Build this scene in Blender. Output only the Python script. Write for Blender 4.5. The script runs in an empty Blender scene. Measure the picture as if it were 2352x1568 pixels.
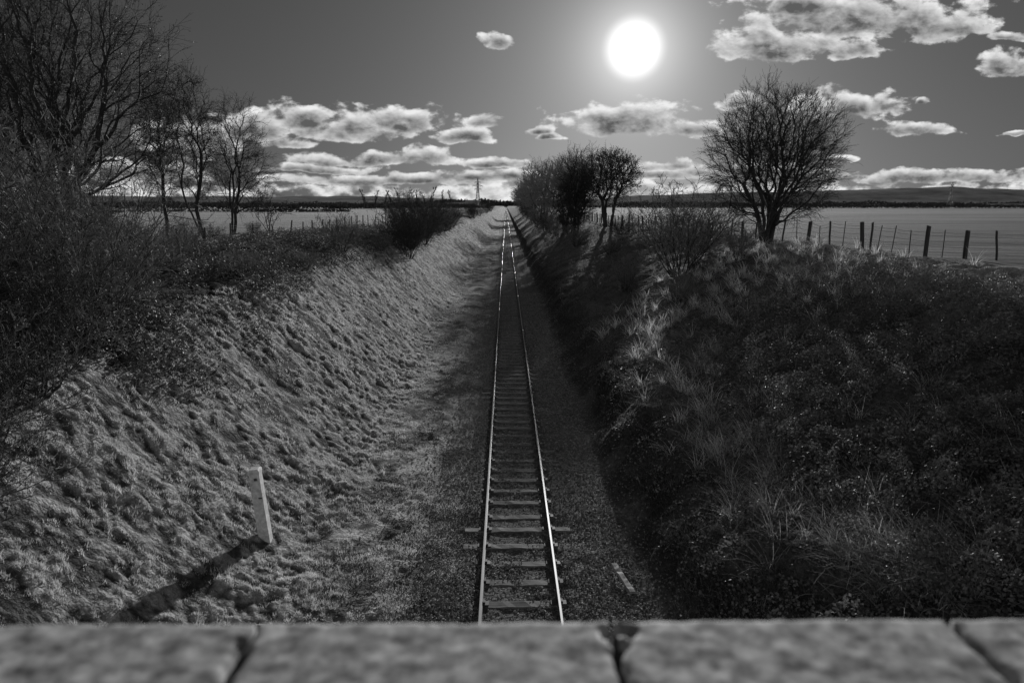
import bpy, math, numpy as np, time
from mathutils import Vector
T0=time.time()
scene=bpy.context.scene
COL=scene.collection
R=math.radians
EYE=7.4

# ---------------------------------------------------------------- noise
def _h(xi,yi,s):
    h=(xi.astype(np.int64)*374761393+yi.astype(np.int64)*668265263+s*974634777)&0xffffffff
    h=((h^(h>>13))*1274126177)&0xffffffff
    h=h^(h>>16)
    return (h&0xffff)/65535.0
def vn(x,y,s=0):
    xi=np.floor(x);yi=np.floor(y);fx=x-xi;fy=y-yi
    fx=fx*fx*(3-2*fx);fy=fy*fy*(3-2*fy)
    a=_h(xi,yi,s);b=_h(xi+1,yi,s);c=_h(xi,yi+1,s);d=_h(xi+1,yi+1,s)
    return (a*(1-fx)+b*fx)*(1-fy)+(c*(1-fx)+d*fx)*fy
def fbm(x,y,s=0,o=4):
    r=0;a=.5;t=0
    for i in range(o):
        r=r+a*vn(x*2**i,y*2**i,s+i*17);t+=a;a*=.5
    return r/t
def cell(x,y,s=0):
    xi=np.floor(x);yi=np.floor(y);m=np.full(np.shape(x),9.0)
    for i in (-1,0,1):
        for j in (-1,0,1):
            px=xi+i+_h(xi+i,yi+j,s);py=yi+j+_h(xi+i,yi+j,s+5)
            m=np.minimum(m,(px-x)**2+(py-y)**2)
    return np.sqrt(m)
def sst(a,b,x):
    t=np.clip((x-a)/(b-a),0,1);return t*t*(3-2*t)

# ---------------------------------------------------------------- terrain
def xr_crest(y): return np.interp(y,[0,22,40,60,90,200,1500],[17,17,15.2,13.0,12.0,11,11])
def tuss(x,y):
    """irregular tussocks: broken blobs of several sizes"""
    wx=x+.45*(fbm(x*2.1,y*2.1,31,3)-.5);wy=y+.45*(fbm(x*2.1,y*2.1,32,3)-.5)
    f=fbm(wx*3.8,wy*3.2,35,4)
    a=sst(.42,.66,f)
    c=np.clip(1-(cell(wx/.26,wy/.28,3)/.5)**2,0,1)
    k=sst(.35,.6,fbm(x*.5,y*.5,41,3))
    b=c*sst(.30,.6,fbm(wx*1.6,wy*1.6,47,2))
    return a*(.5+.5*k),b
def footwob(x,y):
    return ((fbm(y*.9+3,x*.9+1.5,8,3)-.5)*1.2+(fbm(y*.28+7,x*.2,9,2)-.5)*1.0)*np.exp(-y/90)-.12
def ground(x,y):
    x=np.asarray(x,float);y=np.asarray(y,float)
    w=(fbm(y*.08+3,x*0+1.5,7,2)-.5)*1.4*np.exp(-y/150)
    wf=footwob(x,y)
    xl=-x+w*.7+wf*.18
    left=np.interp(xl,[2.9,3.8,4.4,5.2,8.9,10.2,12.5,15],[-.08,-.02,.10,.66,4.0,4.65,5.05,5.0])
    xc=xr_crest(y)
    t=(x+w*.5+wf-2.9)/(xc-2.9)
    right=np.interp(t,[-.05,.0,.035,.09,.2,.35,.75,.92,1.08,1.4],[-.2,-.12,.26,.86,1.48,2.1,4.05,4.72,5.05,5.0])
    z=np.where(x<0,left,right)
    sd_=np.abs(x-.26)
    form=-.195+.10*sst(-1.8,-2.9,x)+.07*sst(.85,1.0,sd_)*sst(2.1,1.5,sd_)*sst(.05,.3,vn(y*.4,np.where(x>.26,3.,8.),77))*sst(50,30,y)
    z=z*sst(1.9,2.5,np.abs(x))+form*(1-sst(1.9,2.5,np.abs(x)))
    fade=np.exp(-(y/85)**2)
    bank=sst(-3.4,-4.4,x)*sst(-16,-12,x)
    bankr=sst(2.6,3.6,x)*sst(21,17,x)
    z=z+(fbm(x*.35,y*.35,11,3)-.5)*(.28*bank+.8*bankr)*np.exp(-y/200)
    ta,tb=tuss(x,y)
    z=z+(ta*(.045+.045*sst(13,26,y))+tb*(.045+.045*sst(13,26,y)))*bank*fade
    c2=cell((x+.3*vn(x,y,5))/.7,y/.65,9)
    z=z+np.clip(1-(c2/.8)**2,0,1)*.14*bankr*fade
    z=z+((fbm(x*2.6,y*2.6,13,4)-.5)*(.06*bank+bankr*.32)+(fbm(x*8,y*8,14,2)-.5)*.06*(bank+bankr))*fade
    path=sst(-1.6,-2.3,x)*sst(-4.8,-3.8,x)
    z=z+(fbm(x*1.7,y*1.2,19,4)-.45)*.16*path*fade+(fbm(x*6,y*6,20,2)-.5)*.06*path*fade
    z=z+(fbm(x*4,y*4,23,3)-.5)*.04*sst(3.2,2.6,np.abs(x))*fade
    z=z+.45*np.exp(-((x-13.5)/4.0)**2-((y-39)/5.5)**2)
    z=z-.75*np.exp(-((x-10.5)/3.0)**2-((y-53)/7)**2)
    z=z+.5*np.exp(-((x+12.5)/2.2)**2-((y-40)/10)**2)
    out=sst(20,60,np.abs(x))
    z=z+(fbm(x*.012,y*.012,51,3)-.5)*.9*out
    return z

def tone(x,y):
    n1=fbm(x*.9,y*.9,61,4);n2=fbm(x*.12,y*.12,63,3);n3=fbm(x*4,y*4,65,2)
    xa=x+(n1-.5)*1.6+(n3-.5)*.5
    ball=.085+.07*n3+.05*sst(-.9,-1.6,x)
    path=.09+.26*sst(.38,.62,fbm(x*1.2,y*.8,61,4))
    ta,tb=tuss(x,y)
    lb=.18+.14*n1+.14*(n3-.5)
    lb=lb*(.30+.95*sst(0,.5,ta*.6+.7*tb))  # hollows between tussocks toned darker: dark thatch plus painted shade
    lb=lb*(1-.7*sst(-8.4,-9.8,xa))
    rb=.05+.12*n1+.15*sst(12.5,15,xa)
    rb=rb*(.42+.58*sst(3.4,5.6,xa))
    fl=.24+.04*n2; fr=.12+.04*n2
    b1=fbm(x*.0009,y*.006,71,3);b2=fbm(x*.05,y*.45,72,3)
    stripe=(b1-.5)*.5*sst(60,160,y)
    fl=fl*(1+stripe*2.2)*(.6+.8*b2);fr=fr*(1+stripe*4)*(.45+1.1*b2)
    row=.5+.5*np.sin((y+.25*x+.3*n2)*2*math.pi/2.4)
    fr=fr*(1-.6*row*np.exp(-y/160))*(.7+.6*n1)
    t=ball
    t=t+(path-t)*sst(-1.0,-2.1,xa)
    t=t+(lb-t)*sst(-3.4,-4.4,xa)
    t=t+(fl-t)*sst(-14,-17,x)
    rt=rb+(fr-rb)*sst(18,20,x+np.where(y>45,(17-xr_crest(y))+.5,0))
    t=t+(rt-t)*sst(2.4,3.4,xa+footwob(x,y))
    return np.clip(t,.01,.6)

# ---------------------------------------------------------------- mesh helpers
def np_mesh(name,V,F,mats,smooth=False,midx=None):
    V=np.ascontiguousarray(V,dtype=np.float32).reshape(-1,3)
    me=bpy.data.meshes.new(name)
    if isinstance(F,np.ndarray): F=[F]
    F=[f for f in F if len(f)]
    me.vertices.add(len(V));me.vertices.foreach_set('co',V.ravel())
    tot=sum(f.size for f in F);np_=sum(len(f) for f in F)
    me.loops.add(tot);me.loops.foreach_set('vertex_index',np.concatenate([f.ravel() for f in F]).astype(np.int32))
    me.polygons.add(np_)
    cnt=np.concatenate([np.full(len(f),f.shape[1]) for f in F])
    st=np.concatenate([[0],np.cumsum(cnt)[:-1]])
    me.polygons.foreach_set('loop_start',st.astype(np.int32))
    if midx is not None: me.polygons.foreach_set('material_index',np.asarray(midx,dtype=np.int32))
    me.polygons.foreach_set('use_smooth',np.full(np_,smooth))
    for m in mats: me.materials.append(m)
    me.update(calc_edges=True);me.validate()
    return me
def add_obj(name,me,parent=None,loc=(0,0,0)):
    o=bpy.data.objects.new(name,me);COL.objects.link(o)
    o.location=loc
    if parent: o.parent=parent
    return o
def tag(o,label,cat,group=None,kind=None):
    o["label"]=label;o["category"]=cat
    if group:o["group"]=group
    if kind:o["kind"]=kind
    return o
def thing(name,loc,label,cat,group=None):
    e=add_obj(name,None,None,loc);e.empty_display_size=.3
    return tag(e,label,cat,group)
def nrm(v): return v/np.maximum(np.linalg.norm(v,axis=-1,keepdims=True),1e-9)
def perp(T):
    ref=np.where(np.abs(T[...,2:3])>.9,np.array([1.,0,0]),np.array([0,0,1.]))
    a=nrm(np.cross(T,ref));return a,np.cross(T,a)
def tubes(P,Rd,sides):
    B,n1,_=P.shape
    T=np.empty_like(P);T[:,1:-1]=P[:,2:]-P[:,:-2];T[:,0]=P[:,1]-P[:,0];T[:,-1]=P[:,-1]-P[:,-2]
    T=nrm(T);A,Bv=perp(T)
    th=np.arange(sides)*2*math.pi/sides
    V=P[:,:,None,:]+Rd[:,:,None,None]*(np.cos(th)[None,None,:,None]*A[:,:,None,:]+np.sin(th)[None,None,:,None]*Bv[:,:,None,:])
    b=np.arange(B)[:,None,None]*n1*sides;i=np.arange(n1-1)[None,:,None]*sides;s=np.arange(sides)[None,None,:];s2=(s+1)%sides
    F=np.stack([b+i+s,b+i+s2,b+i+sides+s2,b+i+sides+s],-1).reshape(-1,4)
    return V.reshape(-1,3),F
def join(parts):
    Vs=[];Fs=[];o=0
    for V,F in parts:
        Vs.append(V);Fs.append(F+o);o+=len(V)
    return np.concatenate(Vs),np.concatenate(Fs)
def boxvf(cx,cy,cz,sx,sy,sz):
    V=np.array([[x,y,z] for x in(-.5,.5) for y in(-.5,.5) for z in(-.5,.5)])*[sx,sy,sz]+[cx,cy,cz]
    F=np.array([[0,1,3,2],[4,6,7,5],[0,4,5,1],[2,3,7,6],[0,2,6,4],[1,5,7,3]])
    return V,F
def cards(P,size,rng,asp=.6,up=0.0):
    n=len(P);N=nrm(rng.normal(size=(n,3))+np.array([0,0,up]));A,B=perp(N)
    a=rng.uniform(0,6.28,(n,1));A2=A*np.cos(a)+B*np.sin(a);B2=-A*np.sin(a)+B*np.cos(a)
    s=size*rng.uniform(.6,1.3,(n,1))
    V=np.stack([P-A2*s*.5,P+B2*s*asp*.5+N*s*.1,P+A2*s*.5,P-B2*s*asp*.5+N*s*.1],1)
    return V.reshape(-1,3),np.arange(n*4).reshape(-1,4)

# ---------------------------------------------------------------- materials
def mat(name,base=.2,var=.4,scale=8,rough=.9,metal=0,bump=0,bscale=30,trans=0,spec=.3,attr=None,scale3=(1,1,1)):
    m=bpy.data.materials.new(name);m.use_nodes=True;nt=m.node_tree;N=nt.nodes;L=nt.links
    N.clear();out=N.new('ShaderNodeOutputMaterial');p=N.new('ShaderNodeBsdfPrincipled')
    p.inputs['Roughness'].default_value=rough;p.inputs['Metallic'].default_value=metal
    p.inputs['Specular IOR Level'].default_value=spec
    tc=N.new('ShaderNodeTexCoord');mp=N.new('ShaderNodeMapping');mp.inputs['Scale'].default_value=scale3
    L.new(tc.outputs['Object'],mp.inputs[0])
    nz=N.new('ShaderNodeTexNoise');nz.inputs['Scale'].default_value=scale;nz.inputs['Detail'].default_value=6;nz.inputs['Roughness'].default_value=.65
    L.new(mp.outputs[0],nz.inputs['Vector'])
    mr=N.new('ShaderNodeMapRange');mr.inputs['From Min'].default_value=.28;mr.inputs['From Max'].default_value=.72
    mr.inputs['To Min'].default_value=1-var;mr.inputs['To Max'].default_value=1+var
    L.new(nz.outputs['Fac'],mr.inputs['Value'])
    mul=N.new('ShaderNodeMath');mul.operation='MULTIPLY';L.new(mr.outputs[0],mul.inputs[0])
    if attr:
        at=N.new('ShaderNodeAttribute');at.attribute_name=attr;L.new(at.outputs['Fac'],mul.inputs[1])
    else: mul.inputs[1].default_value=base
    L.new(mul.outputs[0],p.inputs['Base Color'])
    if bump:
        n2=N.new('ShaderNodeTexNoise');n2.inputs['Scale'].default_value=bscale;n2.inputs['Detail'].default_value=5
        L.new(mp.outputs[0],n2.inputs['Vector'])
        b=N.new('ShaderNodeBump');b.inputs['Strength'].default_value=min(1,bump*10);b.inputs['Distance'].default_value=bump
        L.new(n2.outputs['Fac'],b.inputs['Height']);L.new(b.outputs[0],p.inputs['Normal'])
    sh=p.outputs[0]
    if trans:
        t=N.new('ShaderNodeBsdfTranslucent');L.new(mul.outputs[0],t.inputs[0])
        mx=N.new('ShaderNodeMixShader');mx.inputs[0].default_value=trans
        L.new(p.outputs[0],mx.inputs[1]);L.new(t.outputs[0],mx.inputs[2]);sh=mx.outputs[0]
    L.new(sh,out.inputs[0])
    return m
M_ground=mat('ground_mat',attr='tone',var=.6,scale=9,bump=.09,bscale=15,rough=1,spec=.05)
M_bark=mat('bark_mat',.05,.5,6,bump=.01)
M_twig=mat('twig_mat',.05,.4,2)
M_twigp=mat('pale_twig_mat',.2,.5,2)
M_leaf=mat('leaf_mat',.09,.5,.8,rough=.6,trans=.35,spec=.3)
M_bram=mat('bramble_leaf_mat',.15,.95,1.6,rough=.5,trans=.3,spec=.3)
M_brams=mat('scrub_leaf_mat',.08,.8,1.2,rough=.6,trans=.25,spec=.3)
M_grass=mat('grass_mat',.50,.6,2.6,trans=.45,rough=.7,spec=.2)
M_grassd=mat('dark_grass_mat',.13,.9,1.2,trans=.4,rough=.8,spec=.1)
M_dry=mat('dry_grass_mat',.65,.35,2,trans=.45,rough=.8,spec=.1)
M_stone=mat('ballast_stone_mat',.22,.9,9,rough=.85,spec=.25)
M_rail=mat('rusty_rail_mat',.07,.4,4,rough=.7,spec=.3)
M_head=mat('polished_rail_mat',.10,.35,3,rough=.42,metal=1,scale3=(1,.1,1))
M_wood=mat('weathered_sleeper_mat',.14,.85,3,rough=.9,bump=.01,bscale=20,scale3=(.6,6,6),spec=.2)
M_fpost=mat('fence_post_mat',.06,.5,4,scale3=(4,4,.6),bump=.01)
M_wire=mat('wire_mat',.12,.2,4,rough=.6)
M_conc=mat('concrete_post_mat',.62,.45,9,bump=.006,bscale=40,rough=.9)
M_pk=mat('plank_mat',.3,.5,5,bump=.004,bscale=40,rough=.9,scale3=(.5,5,5))
M_cop=mat('coping_stone_mat',.28,.95,30,bump=.005,bscale=90,rough=.85,spec=.2)
M_wall=mat('wall_stone_mat',.2,.5,5,bump=.02,bscale=9)
M_hill=mat('hill_mat',.20,.5,.006,rough=1,spec=0)  # distance haze painted in as a lighter hill colour
M_far=mat('far_wood_mat',.09,.4,.05,rough=1,spec=0)
M_steel=mat('galvanised_steel_mat',.12,.2,1,rough=.7)
M_roof=mat('barn_mat',.3,.3,.5)

# ---------------------------------------------------------------- ground sheet
def axis(segs,g,lim):
    a=list(segs);s=.15;x=a[-1]
    while x<lim:
        s*=g;x+=s;a.append(x)
    return a
xr=axis(list(np.arange(0,18.5,.075)),1.10,7000)
xl=axis(list(np.arange(.045,11.5,.045)),1.12,7000)
xs=np.array(sorted([-v for v in xl]+list(xr)))
ys=[-60,-30,-12,-5,0,2,4,5.5]
y=6.0
while y<7000:
    y+=max(.048,.0042*y) if y<70 else .010*y;ys.append(y)
ys=np.array(ys)
X,Y=np.meshgrid(xs,ys)
Z=ground(X,Y)
nx,ny=len(xs),len(ys)
i=np.arange(ny-1)[:,None]*nx;j=np.arange(nx-1)[None,:]
F=np.stack([i+j,i+j+1,i+j+nx+1,i+j+nx],-1).reshape(-1,4)
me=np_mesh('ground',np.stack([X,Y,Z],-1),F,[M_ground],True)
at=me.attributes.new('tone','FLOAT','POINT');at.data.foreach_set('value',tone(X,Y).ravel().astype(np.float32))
g=tag(add_obj('ground',me),"grassy railway cutting with flat farm fields above it","ground",kind="structure")
print('ground',nx,ny,time.time()-T0)

# hills
hx=np.linspace(-7000,7000,260);hy=np.linspace(3200,5600,26)
HX,HY=np.meshgrid(hx,hy)
top=np.interp(hx/4200,[-1.6,-.6,-.42,-.3,-.2,-.1,-.03,.1,.2,.35,.5,.62,.75,1.6],[60,60,58,56,60,44,26,30,66,86,92,108,98,90])
top=top*(1+.25*(fbm(hx*.002,hx*0,81,4)-.5))+8*(vn(hx*.02,hx*0,83)-.5)
prof=sst(3200,4300,HY)
HZ=top[None,:]*prof*1.02+(fbm(HX*.004,HY*.004,85,3)-.5)*10*prof-4
i=np.arange(25)[:,None]*260;j=np.arange(259)[None,:]
F=np.stack([i+j,i+j+1,i+j+261,i+j+260],-1).reshape(-1,4)
tag(add_obj('hills',np_mesh('hills',np.stack([HX,HY,HZ+5],-1),F,[M_hill],True)),"low wooded hills along the horizon","hills",kind="structure")

# ---------------------------------------------------------------- trees
def grow(P,D,L,n,wig,trop,rng):
    pts=[P];d=D;tr=[D]
    for k in range(n):
        d=nrm(d+rng.normal(0,wig,d.shape)+np.array([0,0,1.])*trop)
        P=P+d*(L/n)[:,None];pts.append(P);tr.append(d)
    return np.stack(pts,1),np.stack(tr,1)
def kids(P,T,Rd,L,k,t0,t1,ang,sd,ratio,rr,rng,tl=.35):
    B,n1,_=P.shape;n=n1-1
    t=t0+(t1-t0)*((np.arange(k)[None,:]+rng.uniform(0,1,(B,k)))/k)
    q=np.clip(t*n,0,n-1e-4);i=q.astype(int);f=(q-i)[...,None]
    b=np.arange(B)[:,None]
    pos=P[b,i]*(1-f)+P[b,i+1]*f;tan=T[b,i+1];rad=(Rd[b,i]*(1-f[...,0])+Rd[b,i+1]*f[...,0])
    az=np.arange(k)[None,:]*2.4+rng.uniform(0,6.28,(B,1))+rng.normal(0,.4,(B,k))
    A,Bv=perp(tan);a=rng.normal(ang,sd,(B,k))[...,None];az=az[...,None]
    d=nrm(tan*np.cos(a)+(A*np.cos(az)+Bv*np.sin(az))*np.sin(a))
    l=L[:,None]*ratio*(1-tl*t)*rng.uniform(.5,1.3,(B,k))
    return pos.reshape(-1,3),d.reshape(-1,3),l.ravel(),rad.ravel()*rr
def make_tree(seed,stems,levels,env,r0,rmin=.006,leaves=0,leafsize=.06,leafmat=None,nseg0=7,wig0=.10,trop0=.02,twigmat=None,tl=.35):
    rng=np.random.default_rng(seed)
    P,D,L=[np.array(s,float) for s in stems];D=nrm(D)
    rad=np.full(len(P),r0)*(.7+.3*L/L.max())*rng.uniform(.6,1.1,len(P))
    thick=[];thin=[]
    pts,tan=grow(P,D,L,nseg0,wig0,trop0,rng)
    tt=np.linspace(0,1,nseg0+1)
    Rd=rad[:,None]*(1-.88*tt)[None,:]
    Rd[:,0]*=1.35
    thick.append(tubes(pts,np.maximum(Rd,rmin),7))
    for li,(k,t0,ang,ratio,rr,ns,wig,trop) in enumerate(levels):
        p,d,l,r=kids(pts,tan,Rd,L,k,t0,1.0,ang,.25,ratio,rr,rng,tl if li==0 else .35)
        pts,tan=grow(p,d,l,ns,wig,trop,rng);L=l
        tt=np.linspace(0,1,ns+1)
        Rd=np.maximum(r,rmin)[:,None]*(1-.6*tt)[None,:]
        Rd=np.maximum(Rd,rmin*.7)
        (thick if li==0 else thin).append(tubes(pts,Rd,5 if li==0 else 3))
    tv,tf=join(thick);cv,cf=join(thin)
    mats=[twigmat or M_twig];mi=None
    if leaves:
        pp=pts[:,1:].reshape(-1,3)
        idx=rng.integers(0,len(pp),leaves)
        lp=pp[idx]+rng.normal(0,.05,(leaves,3))
        lv,lf=cards(lp,leafsize,rng,.7)
        mi=np.concatenate([np.zeros(len(cf)),np.ones(len(lf))])
        cv,cf=join([(cv,cf),(lv,lf)]);mats.append(leafmat or M_leaf)
    return np_mesh('trunk',tv,tf,[M_bark],True),np_mesh('crown',cv,cf,mats,False,mi)
def crown_tree(seed,c,e,N,stems,bf=.45,rtip=.007,rbase=.2,twig=.5,ntw=2,leaves=0,leafsize=.08,twigmat=None,zmin=0,lump=.3,droop=0.,outb=2.2,nk=4):
    """branches found by growing a minimum-cost tree through points scattered in the crown volume.
    stems: list of polylines (lists of points) leaving the ground."""
    rng=np.random.default_rng(seed);c=np.array(c,float);e=np.array(e,float)
    d=nrm(rng.normal(size=(N*2,3)));r=rng.uniform(0,1,N*2)**(1/outb)
    az=np.arctan2(d[:,1],d[:,0]);sh=1-lump*.5+lump*vn(d[:,0]*2.2+9+d[:,1]*1.3,d[:,2]*2.2+az*.4+seed,seed)
    Q=c+d*e*(r*sh)[:,None];Q=Q[Q[:,2]>zmin][:N];n=len(Q)
    pos=[];par=[];pl=[]
    for st in stems:
        prev=-1;L=0
        for k,p in enumerate(st):
            p=np.array(p,float)
            if prev>=0: L+=np.linalg.norm(p-pos[prev])
            pos.append(p);par.append(prev);pl.append(L);prev=len(pos)-1
    S=len(pos);POS=np.zeros((S+n,3));POS[:S]=pos;PAR=np.full(S+n,-1);PAR[:S]=par;PL=np.zeros(S+n);PL[:S]=pl
    best=np.full(n,1e9);bp=np.zeros(n,int)
    for s in range(S):
        if PAR[s]<0: continue
        dd=np.linalg.norm(Q-POS[s],axis=1);cst=dd+bf*(PL[s]+dd)
        k=cst<best;best[k]=cst[k];bp[k]=s
    m=S;used=np.zeros(n,bool)
    for _ in range(n):
        i=int(np.argmin(best));p=bp[i]
        POS[m]=Q[i];PAR[m]=p;PL[m]=PL[p]+np.linalg.norm(Q[i]-POS[p])
        used[i]=True;best[i]=1e9
        dd=np.sqrt(((Q-Q[i])**2).sum(1));cst=dd+bf*(PL[m]+dd)
        k=(cst<best)&~used;best[k]=cst[k];bp[k]=m;m+=1
    # straighten: pull every fork a little towards the line between its parent and its children
    for _ in range(3):
        SUM=np.zeros((m,3));CN=np.zeros(m)
        idx=np.where(PAR[:m]>=0)[0];np.add.at(SUM,PAR[idx],POS[idx]);np.add.at(CN,PAR[idx],1)
        k=(CN>0)&(PAR[:m]>=0);k[:S]=False
        tgt=(POS[PAR[:m]]+SUM/np.maximum(CN,1)[:,None])/2
        POS[:m][k]=POS[:m][k]*.6+tgt[k]*.4
    area=np.zeros(m);pw=2.3;nch=np.zeros(m,int)
    for i in range(m-1,-1,-1):
        if nch[i]==0: area[i]=rtip**pw
        p=PAR[i]
        if p>=0: area[p]+=area[i];nch[p]+=1
    rad=area**(1/pw)
    rad=rtip+(rad-rtip)*(rbase-rtip)/max(rad.max()-rtip,1e-6)
    ch=np.where(PAR>=0)[0];p=PAR[ch];gp=np.where(PAR[p]>=0,PAR[p],p)
    A=POS[p];B=POS[ch];ln=np.linalg.norm(B-A,axis=1,keepdims=True)
    mid=(A+B)/2+nrm(A-POS[gp]+1e-9)*ln*.10*(gp!=p)[:,None]+rng.normal(0,.03,A.shape)*ln
    P3=np.stack([A,mid,B],1)
    Rp=np.minimum(rad[p],rad[ch]*1.5)
    R3=np.stack([Rp,(Rp+rad[ch])/2,rad[ch]],1)
    thr=np.quantile(rad[ch],.86)
    big=rad[ch]>=thr
    tv,tf=tubes(P3[big],R3[big],6)
    thin=[tubes(P3[~big],R3[~big],3)]
    sm=ch[rad[ch]<np.quantile(rad,.93)]
    base=np.repeat(sm,ntw);T=nrm(POS[base]-POS[PAR[base]])
    outw=nrm((POS[base]-c)/e)
    D=nrm(T*.9+outw*.6+rng.normal(0,.5,T.shape)+np.array([0,0,-droop]))
    L=twig*rng.uniform(.5,1.3,len(base))
    f=rng.uniform(0,.9,(len(base),1));P0=POS[base]*(1-f)+POS[PAR[base]]*f
    pts,tan=grow(P0,D,L,3,.13,-droop*.3,rng)
    Rd=np.full(pts.shape[:2],rtip)*np.array([1,.9,.8,.65]);thin.append(tubes(pts,Rd,3))
    p2,d2,l2,r2=kids(pts,tan,Rd,L,nk,.1,1,.6,.22,.5,.9,rng)
    pts2,_=grow(p2,d2,l2,2,.15,-droop*.3,rng)
    thin.append(tubes(pts2,np.full(pts2.shape[:2],rtip*.65),3))
    cv,cf=join(thin);mats=[twigmat or M_twig];mi=None
    if leaves:
        pp=pts2[:,1:].reshape(-1,3);lp=pp[rng.integers(0,len(pp),leaves)]+rng.normal(0,.05,(leaves,3))
        lv,lf=cards(lp,leafsize,rng,.7);mi=np.concatenate([np.zeros(len(cf)),np.ones(len(lf))])
        cv,cf=join([(cv,cf),(lv,lf)]);mats.append(M_leaf)
    return np_mesh('trunk',tv,tf,[M_bark],True),np_mesh('crown',cv,cf,mats,False,mi)
def stemset(seed,n,h,spread,base,lean=(0,0)):
    rng=np.random.default_rng(seed);out=[]
    for k in range(n):
        a=k*2.4+rng.uniform(0,1);s=spread*rng.uniform(.5,1);b=base*rng.uniform(.3,1);hh=h*rng.uniform(.75,1.1)
        st=[]
        for j in range(5):
            t=j/4
            st.append((math.cos(a)*(b+s*hh*t**1.2)+lean[0]*hh*t+rng.normal(0,.04),math.sin(a)*(b+s*hh*t**1.2)+lean[1]*hh*t+rng.normal(0,.04),hh*t))
        out.append(st)
    return out
def place(name,meshes,x,y,label,cat,group=None,rot=0,sc=1,dz=-.1):
    z=float(ground(np.array([x]),np.array([y]))[0])
    e=thing(name,(x,y,z+dz),label,cat,group);e.rotation_euler=(0,0,rot);e.scale=(sc,sc,sc) if not isinstance(sc,tuple) else sc
    for n,m in zip(('trunk','crown') if 'tree' in name else ('stems','twigs'),meshes):
        add_obj(n,m,e)
    return e
def fan(seed,n,h,spread,base,tilt=(0,0),pw=.5):
    rng=np.random.default_rng(seed)
    a=np.arange(n)*2.4+rng.uniform(0,1,n);s=spread*((np.arange(n)+.5)/n)**pw
    D=np.stack([np.cos(a)*s+tilt[0],np.sin(a)*s+tilt[1],np.ones(n)],1)
    P=np.stack([np.cos(a)*base*rng.uniform(.2,1,n),np.sin(a)*base*rng.uniform(.2,1,n),np.zeros(n)],1)
    L=h*rng.uniform(.92,1.05,n)
    return P,D,L

# big thorn tree on the brow
m=crown_tree(5,(.2,0,4.9),(3.75,3.6,3.7),2300,stemset(5,9,2.4,.28,.3),bf=.85,rtip=.0078,rbase=.14,twig=.8,ntw=2,zmin=1.2,lump=.25,nk=4)
place('hawthorn_tree',m,14.75,39,"bare many-stemmed hawthorn tree on the grassy cutting brow","tree")
# round tree
m=crown_tree(8,(0,0,6.2),(3.7,3.7,3.0),1300,stemset(8,5,3.4,.16,.8),bf=.6,rtip=.014,rbase=.2,twig=.75,ntw=2,zmin=3.4,lump=.2,leaves=6000,leafsize=.14)
place('oak_tree',m,12.4,84,"round-crowned tree with dense fine twigs beside the fence","tree")
# bare trees along right cutting edge
for k,(x,y_,h,r,s,lv) in enumerate([(8.9,88,9.8,2.2,21,4500),(8.9,104,11.4,3.8,22,0),(7.9,130,13.0,5.0,23,0),(11.4,112,11.8,3.8,26,0),(8.6,165,14.5,5.9,24,0),(9.0,215,15.2,6.2,25,0),(9,300,14.5,6.3,27,0),(9.5,400,14,6.5,28,0)]):
    m=crown_tree(s,(0,0,h*.56),(r,r,h*.43),850,stemset(s,4,h*.28,.2,.4),bf=.8,rtip=.004+.00012*y_,rbase=.18,twig=1.1,ntw=2,zmin=h*.12,lump=.5,leaves=lv,leafsize=.14,twigmat=M_twigp if lv==0 else None,nk=3)
    place('ash_tree',m,x,y_,"bare winter tree standing on the railway cutting slope" if lv==0 else "dark ivy-clad bare tree on the cutting slope","tree","bare trees along the cutting")
# left: big trees
for (x,y_,h,r,s,lv,lab) in [(-19.6,31,13.4,5.5,31,14000,"tall spreading tree with a few small dry leaves"),(-28.5,36,15,6,33,5000,"broad bare tree above the railway cutting scrub")]:
    m=crown_tree(s,(-.4,0,h*.57),(r,r*.9,h*.42),2900,stemset(s,5,h*.3,.22,.3),bf=.75,rtip=.0068,rbase=.22,twig=.85,ntw=2,zmin=2.5,lump=.45,leaves=lv,leafsize=.08,nk=4)
    place('maple_tree',m,x,y_,lab,"tree","trees above the cutting")
# birches
for (x,y_,cx_,cz_,rx_,rz_,s,st,lab) in [(-21.3,49,-.3,7.3,1.7,4.4,41,[[(0,0,0),(-.5,0,1.2),(-1.0,0,2.4),(-1.3,0,3.8),(-1.0,0,5.2)],[(0,0,0),(-.3,.1,1.3),(-.4,.2,2.8),(.0,.2,4.4),(.2,.1,6.0)]],"leaning silver birch with fine drooping twigs"),
    (-25.4,52,0,7.1,1.3,5.0,42,[[(0,0,0),(.1,0,1.5),(0,0,3),(.1,0,4.5),(0,0,6)]],"upright silver birch with fine twigs"),
    (-22.8,58,.8,6.2,2.5,4.8,43,stemset(43,4,4.5,.12,.3,(.1,0)),"bare many-branched tree beside the birches")]:
    m=crown_tree(s,(cx_,0,cz_),(rx_,rx_,rz_),720,st,bf=.9,rtip=.0090,rbase=.13,twig=.95,ntw=2,zmin=2.2,lump=.5,droop=.2,nk=4)
    place('birch_tree',m,x,y_,lab,"tree","trees above the cutting")
m=make_tree(44,fan(44,5,3.5,.7,.2),[(7,.2,.8,.45,.5,4,.2,0),(6,.2,.7,.5,.5,3,.2,0)],None,.06,.018)
place('thorn_tree',m,-22.5,66,"small spiky bare tree at the field edge","tree")
print('big trees',time.time()-T0)

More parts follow.
